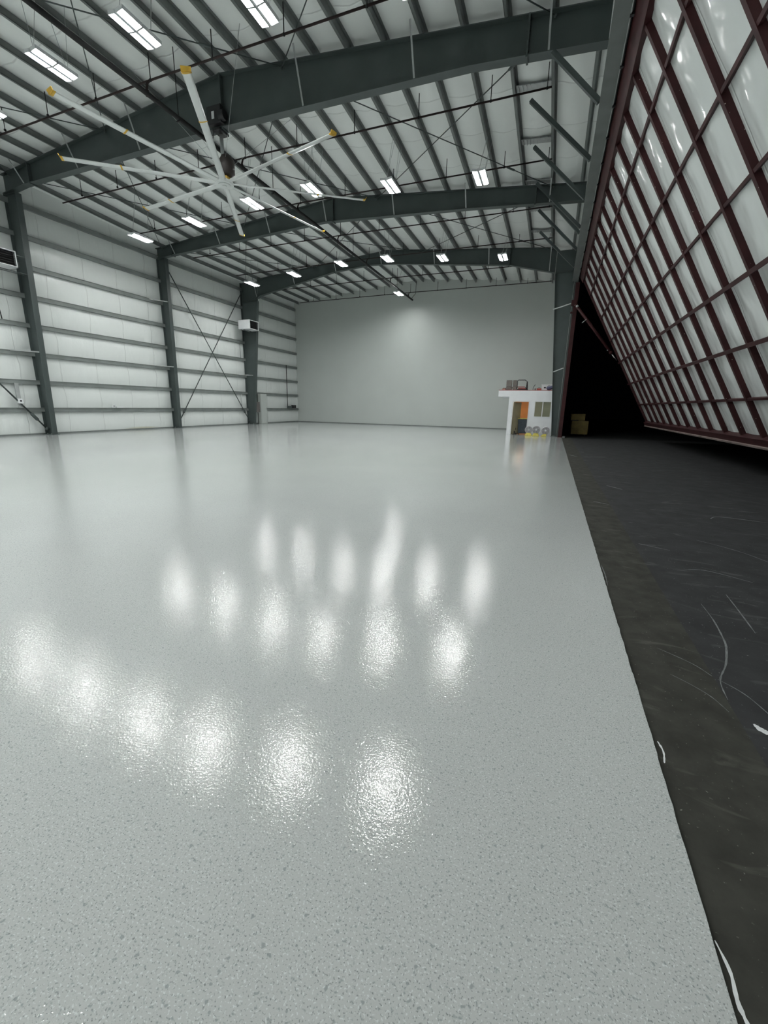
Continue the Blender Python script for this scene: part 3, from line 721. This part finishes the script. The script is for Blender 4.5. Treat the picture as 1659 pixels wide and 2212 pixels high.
heater(-22.6, -21.55, 11.35, 12.62, 6.98, 7.62, 'white box unit heater cut by the left edge on the nearest column', YA)

# ------------------------------------------------------------------ wall fittings on the left wall
c = thing('conduit_riser', 'black vertical conduit dropping to a box near the grey end wall', 'conduit', (XL+.14, 33.75, 1.25))
MB().tube([(XL+.14, 33.75, 1.25), (XL+.14, 33.75, 5.02)], .03, 8).build('conduit', PIPE, c)
mb = MB(); mb.box((XL+.10, 33.7, 1.27), (XL+.26, 34.3, 1.47)); mb.build('junction_box', STEEL, c, bevel=.01)
mb = MB(); mb.box((XL+.10, 34.4, 1.27), (XL+.34, 34.85, 1.55)); o = mb.build('control_box', BLACK, None, (XL+.1, 34.6, 1.27), bevel=.01)
tag(o, 'small black control box on the lowest wall rail beside the end wall', 'box')
c = thing('power_socket', 'white power socket on lowest wall rail between the two nearer columns', 'socket', (XL+.12, 16.9, 1.3))
MB().box((XL+.10, 16.75, 1.28), (XL+.2, 16.95, 1.44)).build('socket_box', WHITE, c, bevel=.008)
mb = MB(); mb.box((XL+.2, 16.8, 1.31), (XL+.205, 16.9, 1.40)); mb.build('cover', GALV, c); mb = MB(); mb.box((XL+.10, 16.97, 1.27), (XL+.24, 17.35, 1.33)); mb.build('plug', WHITE, c)
c = thing('switch_box', 'small white switch box on a grey stub at far left', 'switch', (XL+.14, 12.38, 1.3))
MB().box((XL+.10, 12.28, 1.25), (XL+.15, 12.44, 2.35)).build('stub_post', GALV, c)
MB().box((XL+.15, 12.26, 1.45), (XL+.24, 12.46, 1.66)).build('switch_plate', WHITE, c, bevel=.008)
MB().box((XL+.24, 12.33, 1.53), (XL+.25, 12.40, 1.60)).build('toggle', BLACK, c)
c = thing('conduit_riser', 'thin dark conduit on the wall at the far left beside the heater', 'conduit', (XL+.12, 12.2, 5.0))
MB().tube([(XL+.12, 12.3, 5.02), (XL+.12, 12.2, 6.26)], .02, 6).build('conduit', PIPE, c)
c = thing('conduit_riser', 'pale conduit pair on the wall just before the heater column', 'conduit', (XL+.14, 27.6, 1.3))
MB().tube([(XL+.12, 27.5, 1.3), (XL+.12, 27.5, 2.35)], .02, 6).build('conduit', GALV, c)
MB().tube([(XL+.14, 27.7, 5.0), (XL+.14, 27.7, 6.2)], .02, 6).build('conduit', GALV, c)
c = thing('wall_cabinet', 'tall off-white upright cabinet beside the foot of the heater column', 'cabinet', (XL+.3, 29.9, 0))
MB().box((XL+.12, 29.5, 0), (XL+.42, 30.3, 2.42)).build('body', BACKWALL, c, bevel=.02)
MB().box((XL+.42, 29.54, .05), (XL+.44, 30.26, 2.36)).build('door', BACKWALL, c, bevel=.006)
MB().box((XL+.44, 30.15, 1.1), (XL+.47, 30.18, 1.3)).build('handle', GALV, c)
o = MB().box((-22.42, YC+.14, .95), (-22.08, YC+.55, 1.75)).build('fuse_box', mottled('brown_grey_box', (.12, .11, .105), .1, 5, .6), None, (-22.1, YC, .95), bevel=.015)
tag(o, 'brown-grey box on the side of the heater column above its foot', 'box')

# ------------------------------------------------------------------ office box
YO = 28.62; ox0, ox1 = -2.66, .30; zc = 2.36; zt = 2.74; yb = 32.4
off = thing('office_booth', 'small white office booth beside the door column at the end wall', 'booth', ((ox0+ox1)/2, YO, 0))
t = .12
mb = MB(); dx0, dx1, dz = -2.38, -1.44, 2.06; wx0, wx1, wz0, wz1 = -1.05, -.14, 1.18, 2.06
mb.box((ox0, YO, 0), (dx0, YO+t, zt)); mb.box((dx0, YO, dz), (dx1, YO+t, zt)); mb.box((dx1, YO, 0), (wx0, YO+t, zt)); mb.box((wx0, YO, wz1), (wx1, YO+t, zt)); mb.box((wx0, YO, 0), (wx1, YO+t, wz0)); mb.box((wx1, YO, 0), (ox1, YO+t, zt))
mb.build('front_wall', OFFWHITE, off)
mb = MB(); mb.box((ox0, YO+t, 0), (ox0+t, yb, zt)); mb.box((ox1-t, YO+t, 0), (ox1, yb, zt)); mb.build('side_wall', OFFWHITE, off)
mb = MB(); mb.box((ox0+t, yb-t, 0), (-1.22, yb, zt)); mb.build('rear_wall', ORANGE, off)
mb = MB(); mb.box((-1.22, yb-t, 0), (ox1-t, yb, zt)); mb.build('rear_wall', OLIVE, off)
mb = MB(); mb.box((-3.34, YO, zc), (ox0, yb, zt)); mb.build('roof_overhang', OFFWHITE, off)
mb = MB(); mb.box((ox0+t, YO+t, zc), (ox1-t, yb-t, zt)); mb.build('ceiling_slab', OFFWHITE, off)
mb = MB(); mb.box((-3.34, YO+.01, zt), (ox1, yb, zt+.035)); mb.build('roof_deck', REDST, off)
mb = MB(); e = .06
mb.box((dx0-e, YO-.02, 0), (dx0, YO+.005, dz+e)); mb.box((dx1, YO-.02, 0), (dx1+e, YO+.005, dz+e)); mb.box((dx0, YO-.02, dz), (dx1, YO+.005, dz+e)); mb.build('door_frame', WHITE, off)
wf = MB(); e = .05
for bx in (((wx0-e, YO-.02, wz0-e), (wx0, YO+.06, wz1+e)), ((wx1, YO-.02, wz0-e), (wx1+e, YO+.06, wz1+e)), ((wx0, YO-.02, wz1), (wx1, YO+.06, wz1+e)), ((wx0, YO-.02, wz0-e), (wx1, YO+.06, wz0)), ((-.63, YO-.01, wz0), (-.58, YO+.05, wz1))): wf.box(*bx)
wfo = wf.build('window_frame', WHITE, off)
MB().box((wx0, YO+.04, wz0), (wx1, YO+.045, wz1)).build('pane', GLASS, wfo)
mb = MB()
for i in range(26):
    z = wz0+.02+i*(wz1-wz0-.03)/25; mb.bar((-.60, YO+.10, z), (wx1-.01, YO+.10, z), .03, .004, (0, .5, 1))
mb.build('window_blind', mottled('beige_blind', (.62, .60, .46), .05, 3, .7), off)
# open door leaf inside
mb = MB(); mb.bar((dx0+.03, YO+t+.03, 1.02), (dx0+.42, YO+t+.85, 1.02), .045, 2.0); lf = mb.build('door_leaf', BEIGE, off)
mb = MB(); mb.box((dx0+.41, YO+t+.72, .98), (dx0+.47, YO+t+.75, 1.02)); mb.box((dx0+.45, YO+t+.62, .98), (dx0+.47, YO+t+.75, 1.02)); mb.build('handle', GALV, lf)
lp = thing('added_booth_lamp', 'unseen warm lamp added to light the small office booth', 'ceiling light', (-1.9, 30.6, zc))  # lamp out of view, added to brighten the booth interior
MB().box((-2.3, 30.3, zc-.05), (-1.5, 30.9, zc)).build('frame', WHITE, lp); MB().box((-2.26, 30.34, zc-.056), (-1.54, 30.86, zc-.05)).build('diffuser', WARM, lp)
# things inside
b = thing('wheeled_bin', 'dark blue-grey wheeled bin inside the office doorway', 'bin', (-1.72, 29.6, 0))
mb = MB(); mb.add([(-1.98,29.35,.06),(-1.42,29.35,.06),(-1.42,29.85,.06),(-1.98,29.85,.06),(-2.04,29.28,.98),(-1.36,29.28,.98),(-1.36,29.92,.98),(-2.04,29.92,.98)], [(0,3,2,1),(4,5,6,7),(0,1,5,4),(1,2,6,5),(2,3,7,6),(3,0,4,7)])
mb.build('body', BIN, b, bevel=.02); mb = MB(); mb.box((-2.06, 29.26, .98), (-1.34, 29.95, 1.03)); mb.build('lid', LEMON, b, bevel=.01)
for x in (-1.96, -1.44):
    mb = MB(); mb.tube([(x-.03, 29.86, .09), (x+.03, 29.86, .09)], .09, 14); mb.build('wheel', BLACK, b)
b = thing('push_broom', 'dark long-handled broom leaning by the bin in the office doorway', 'broom', (-2.12, 29.3, 0))
mb = MB(); mb.tube([(-2.16, 29.46, .08), (-2.08, 29.6, 1.22)], .015, 6); mb.build('handle', BLACK, b); mb = MB(); mb.box((-2.30, 29.42, 0.0), (-2.06, 29.5, .1)); mb.build('brush_head', BIN, b, bevel=.01)
b = thing('hand_cart', 'small black two-wheeled cart on the floor inside the office doorway', 'cart', (-2.2, 29.15, 0))
for y in (29.02, 29.2):
    mb = MB(); mb.tube([(-2.28, y-.02, .13), (-2.28, y+.02, .13)], .13, 16); mb.build('wheel', BLACK, b)
mb = MB(); mb.tube([(-2.28, 29.0, .13), (-2.28, 29.22, .13)], .02, 6); mb.tube([(-2.28, 29.11, .13), (-2.12, 29.15, .34), (-2.2, 29.2, .55)], .02, 6); mb.bar((-2.3, 29.11, .1), (-2.0, 29.11, .05), .16, .03); mb.build('frame', BLACK, b)
# air movers in front of the office
def mover(x, y, zc_, r, label, base_w, bx):
    root = thing('floor_fan', label, 'fan', (x, y, 0), 'round grey floor fans')
    mb = MB(); mb.tube([(x, y-.06, zc_), (x, y-.03, zc_), (x, y+.07, zc_), (x, y+.11, zc_)], [r*.93, r, r, r*.8], 24, cap=False); mb.build('guard_ring', FANGREY, root)
    mb = MB()
    for q in range(2, 6): 
        rr = r*q/6
        mb.tube([(x+rr*math.cos(a*math.pi/10), y-.07-.0*q, zc_+rr*math.sin(a*math.pi/10)) for a in range(21)], .006, 5, cap=False)
    for q in range(12):
        a = q*math.pi/6; mb.tube([(x, y-.07, zc_), (x+r*.95*math.cos(a), y-.055, zc_+r*.95*math.sin(a))], .005, 5)
    mb.build('grille', FANGREY, root)
    mb = MB(); mb.tube([(x, y+.06, zc_), (x, y+.1, zc_)], r*.97, 24); mb.build('rear_shell', FANGREY, root)
    mb = MB(); mb.tube([(x, y-.10, zc_), (x, y+.0, zc_)], [r*.24, r*.28], 14); mb.build('motor_cap', WHITE, root)
    mb = MB()
    for q in range(5):
        a = q*2*math.pi/5; p = Vector((x+r*.5*math.cos(a), y, zc_+r*.5*math.sin(a))); e = Vector((-math.sin(a), .4, math.cos(a))).normalized()
        mb.bar(Vector((x, y, zc_)), Vector((x+r*.8*math.cos(a), y, zc_+r*.8*math.sin(a))), .09, .01, (0, 1, .4))
    mb.build('fan_blade', GALV, root)
    mb = MB()
    mb.add([(x+bx-base_w/2, y-.16, 0), (x+bx+base_w/2, y-.16, 0), (x+bx+base_w/2, y+.18, 0), (x+bx-base_w/2, y+.18, 0), (x-base_w*.28, y-.06, zc_-r+.03), (x+base_w*.28, y-.06, zc_-r+.03), (x+base_w*.28, y+.12, zc_-r+.03), (x-base_w*.28, y+.12, zc_-r+.03)],
           [(0,3,2,1),(4,5,6,7),(0,1,5,4),(1,2,6,5),(2,3,7,6),(3,0,4,7)])
    mb.build('base', LEMON, root, bevel=.02)
    return root
mover(-1.27, 28.1, .37, .225, 'round grey floor fan on yellow base, leftmost by the office door', .46, .02)
mover(-.82, 28.05, .39, .235, 'round grey floor fan on yellow base, middle below the office window', .42, 0)
mover(-.28, 28.1, .35, .235, 'round grey floor fan on low yellow base, rightmost beside the column', .34, -.1)
# things on the office roof
zr = zt+.035
def seat(x0, x1, label):
    root = thing('stacking_chair', label, 'chair', ((x0+x1)/2, 29.0, zr), 'grey chairs on the office roof')
    mb = MB(); mb.box((x0, 28.86, zr+.2), (x1, 28.93, zr+.60)); mb.build('backrest', GREYFAB, root, bevel=.025)
    mb = MB(); mb.box((x0, 28.93, zr+.12), (x1, 29.36, zr+.2)); mb.build('seat', GREYFAB, root, bevel=.02)
    for sx in (x0+.02, x1-.02):
        for q in (28.9, 29.3): mb = MB(); mb.tube([(sx, q, zr), (sx, q, zr+.18)], .013, 6); mb.build('leg', BLACK, root)
    mb = MB(); mb.box((x0, 28.84, zr), (x1, 28.87, zr+.19)); mb.build('valance', GREYFAB, root)
    return root
seat(-2.93, -2.58, 'grey-brown padded chair on the office roof, left of its twin')
seat(-2.53, -2.29, 'grey-brown padded chair on the office roof, next to the black frame')
root = thing('tube_frame', 'black rounded tube frame with red base standing on the office roof', 'frame', (-1.9, 29.0, zr))
mb = MB(); mb.tube([(-2.26, 28.9, zr+.05), (-2.26, 28.9, zr+.57), (-2.2, 28.9, zr+.61), (-1.80, 28.9, zr+.61), (-1.66, 28.9, zr+.5), (-1.63, 28.9, zr+.05)], .022, 8); mb.tube([(-1.70, 29.2, zr+.05), (-1.70, 29.2, zr+.5)], .03, 8)
mb.build('hoop', BLACK, root)
mb = MB(); mb.box((-2.26, 28.86, zr), (-1.6, 29.3, zr+.06)); mb.build('base', BLACK, root, bevel=.01)
mb = MB(); mb.box((-2.2, 28.9, zr+.06), (-1.72, 29.2, zr+.13)); mb.box((-2.24, 28.95, zr+.17), (-1.8, 29.2, zr+.22)); mb.build('deck', REDST, root, bevel=.01)
mb = MB(); mb.sphere((-1.7, 29.0, zr+.12), .09, 10); mb.build('engine', BLACK, root)
root = thing('pry_bar', 'thin dark hooked bar standing upright on the office roof', 'bar', (-1.25, 28.9, zr))
mb = MB(); mb.tube([(-1.29, 28.9, zr), (-1.29, 28.9, zr+.1), (-1.25, 28.9, zr+.22), (-1.17, 28.9, zr+.34)], .018, 6); mb.build('shaft', BLACK, root); mb = MB(); mb.box((-1.2, 28.85, zr), (-1.1, 28.98, zr+.11)); mb.build('foot', GREYFAB, root, bevel=.01)
root = thing('tool_case', 'small red case on the office roof beside the white box', 'case', (-.93, 28.95, zr))
mb = MB(); mb.box((-1.07, 28.85, zr), (-.80, 29.05, zr+.12)); mb.build('case_body', REDST, root, bevel=.015); mb = MB(); mb.tube([(-1.0, 28.95, zr+.12), (-1.0, 28.95, zr+.15), (-.87, 28.95, zr+.15), (-.87, 28.95, zr+.12)], .01, 6); mb.build('handle', BLACK, root)
root = thing('storage_box', 'white storage box with black hand hole on the office roof', 'box', (-.5, 29.15, zr))
mb = MB(); mb.box((-.79, 29.0, zr), (-.15, 29.35, zr+.33)); mb.build('body', WHITE, root, bevel=.01); mb = MB(); mb.box((-.81, 28.98, zr+.31), (-.13, 29.37, zr+.35)); mb.build('lid', WHITE, root, bevel=.01)
mb = MB(); mb.box((-.66, 28.985, zr+.12), (-.54, 29.0, zr+.19)); mb.build('hand_hole', BLACK, root)
root = thing('duffel_bag', 'blue-violet soft bag before the white box on the office roof', 'bag', (-.35, 28.85, zr))
mb = MB(); mb.sphere((-.35, 28.86, zr+.12), .12, 14, (1.35, .8, 1)); mb.sphere((-.22, 28.88, zr+.16), .10, 12, (1, .8, 1.1)); mb.build('bag_body', VIOLET, root); mb = MB(); mb.tube([(-.46, 28.84, zr+.2), (-.38, 28.82, zr+.29), (-.27, 28.84, zr+.24)], .01, 6); mb.build('strap', BLACK, root)
o = MB().box((-3.15, 28.8, zr), (-2.95, 29.0, zr+.11)).build('carton', PINK, None, (-3.05, 28.9, zr), bevel=.006); tag(o, 'small salmon carton at the left end of the office roof', 'carton')
o = MB().box((-3.12, 28.78, zr+.11), (-2.93, 29.02, zr+.135)).build('board', GREYFAB, None, (-3.05, 28.9, zr+.11)); tag(o, 'thin grey board lying on the salmon carton', 'board')
# yellow tank outside
root = thing('equipment_cart', 'yellow-brown boxy equipment outside in the dark beyond the jamb', 'equipment', (1.7, 30.3, 0))
mb = MB(); mb.box((1.22, 30.0, .1), (2.22, 30.7, .95)); mb.build('lower_case', CRATE, root, bevel=.03); mb = MB(); mb.box((1.14, 30.05, .96), (1.98, 30.6, 1.38)); mb.build('upper_case', CRATE, root, bevel=.03)
mb = MB(); mb.box((1.2, 30.02, .94), (1.6, 30.3, 1.0)); mb.build('hose', BLACK, root)
for x in (1.35, 2.08):
    mb = MB(); mb.tube([(x-.04, 30.1, .09), (x+.04, 30.1, .09)], .09, 12); mb.tube([(x-.04, 30.6, .09), (x+.04, 30.6, .09)], .09, 12); mb.build('caster', BLACK, root)
o = MB().box((.70, 27.4, -.02), (.84, 27.55, .09)).build('concrete_block', CHALK, None, (.77, 27.47, -.02), bevel=.01); tag(o, 'small pale block on the ground at the foot of the red jamb', 'block')
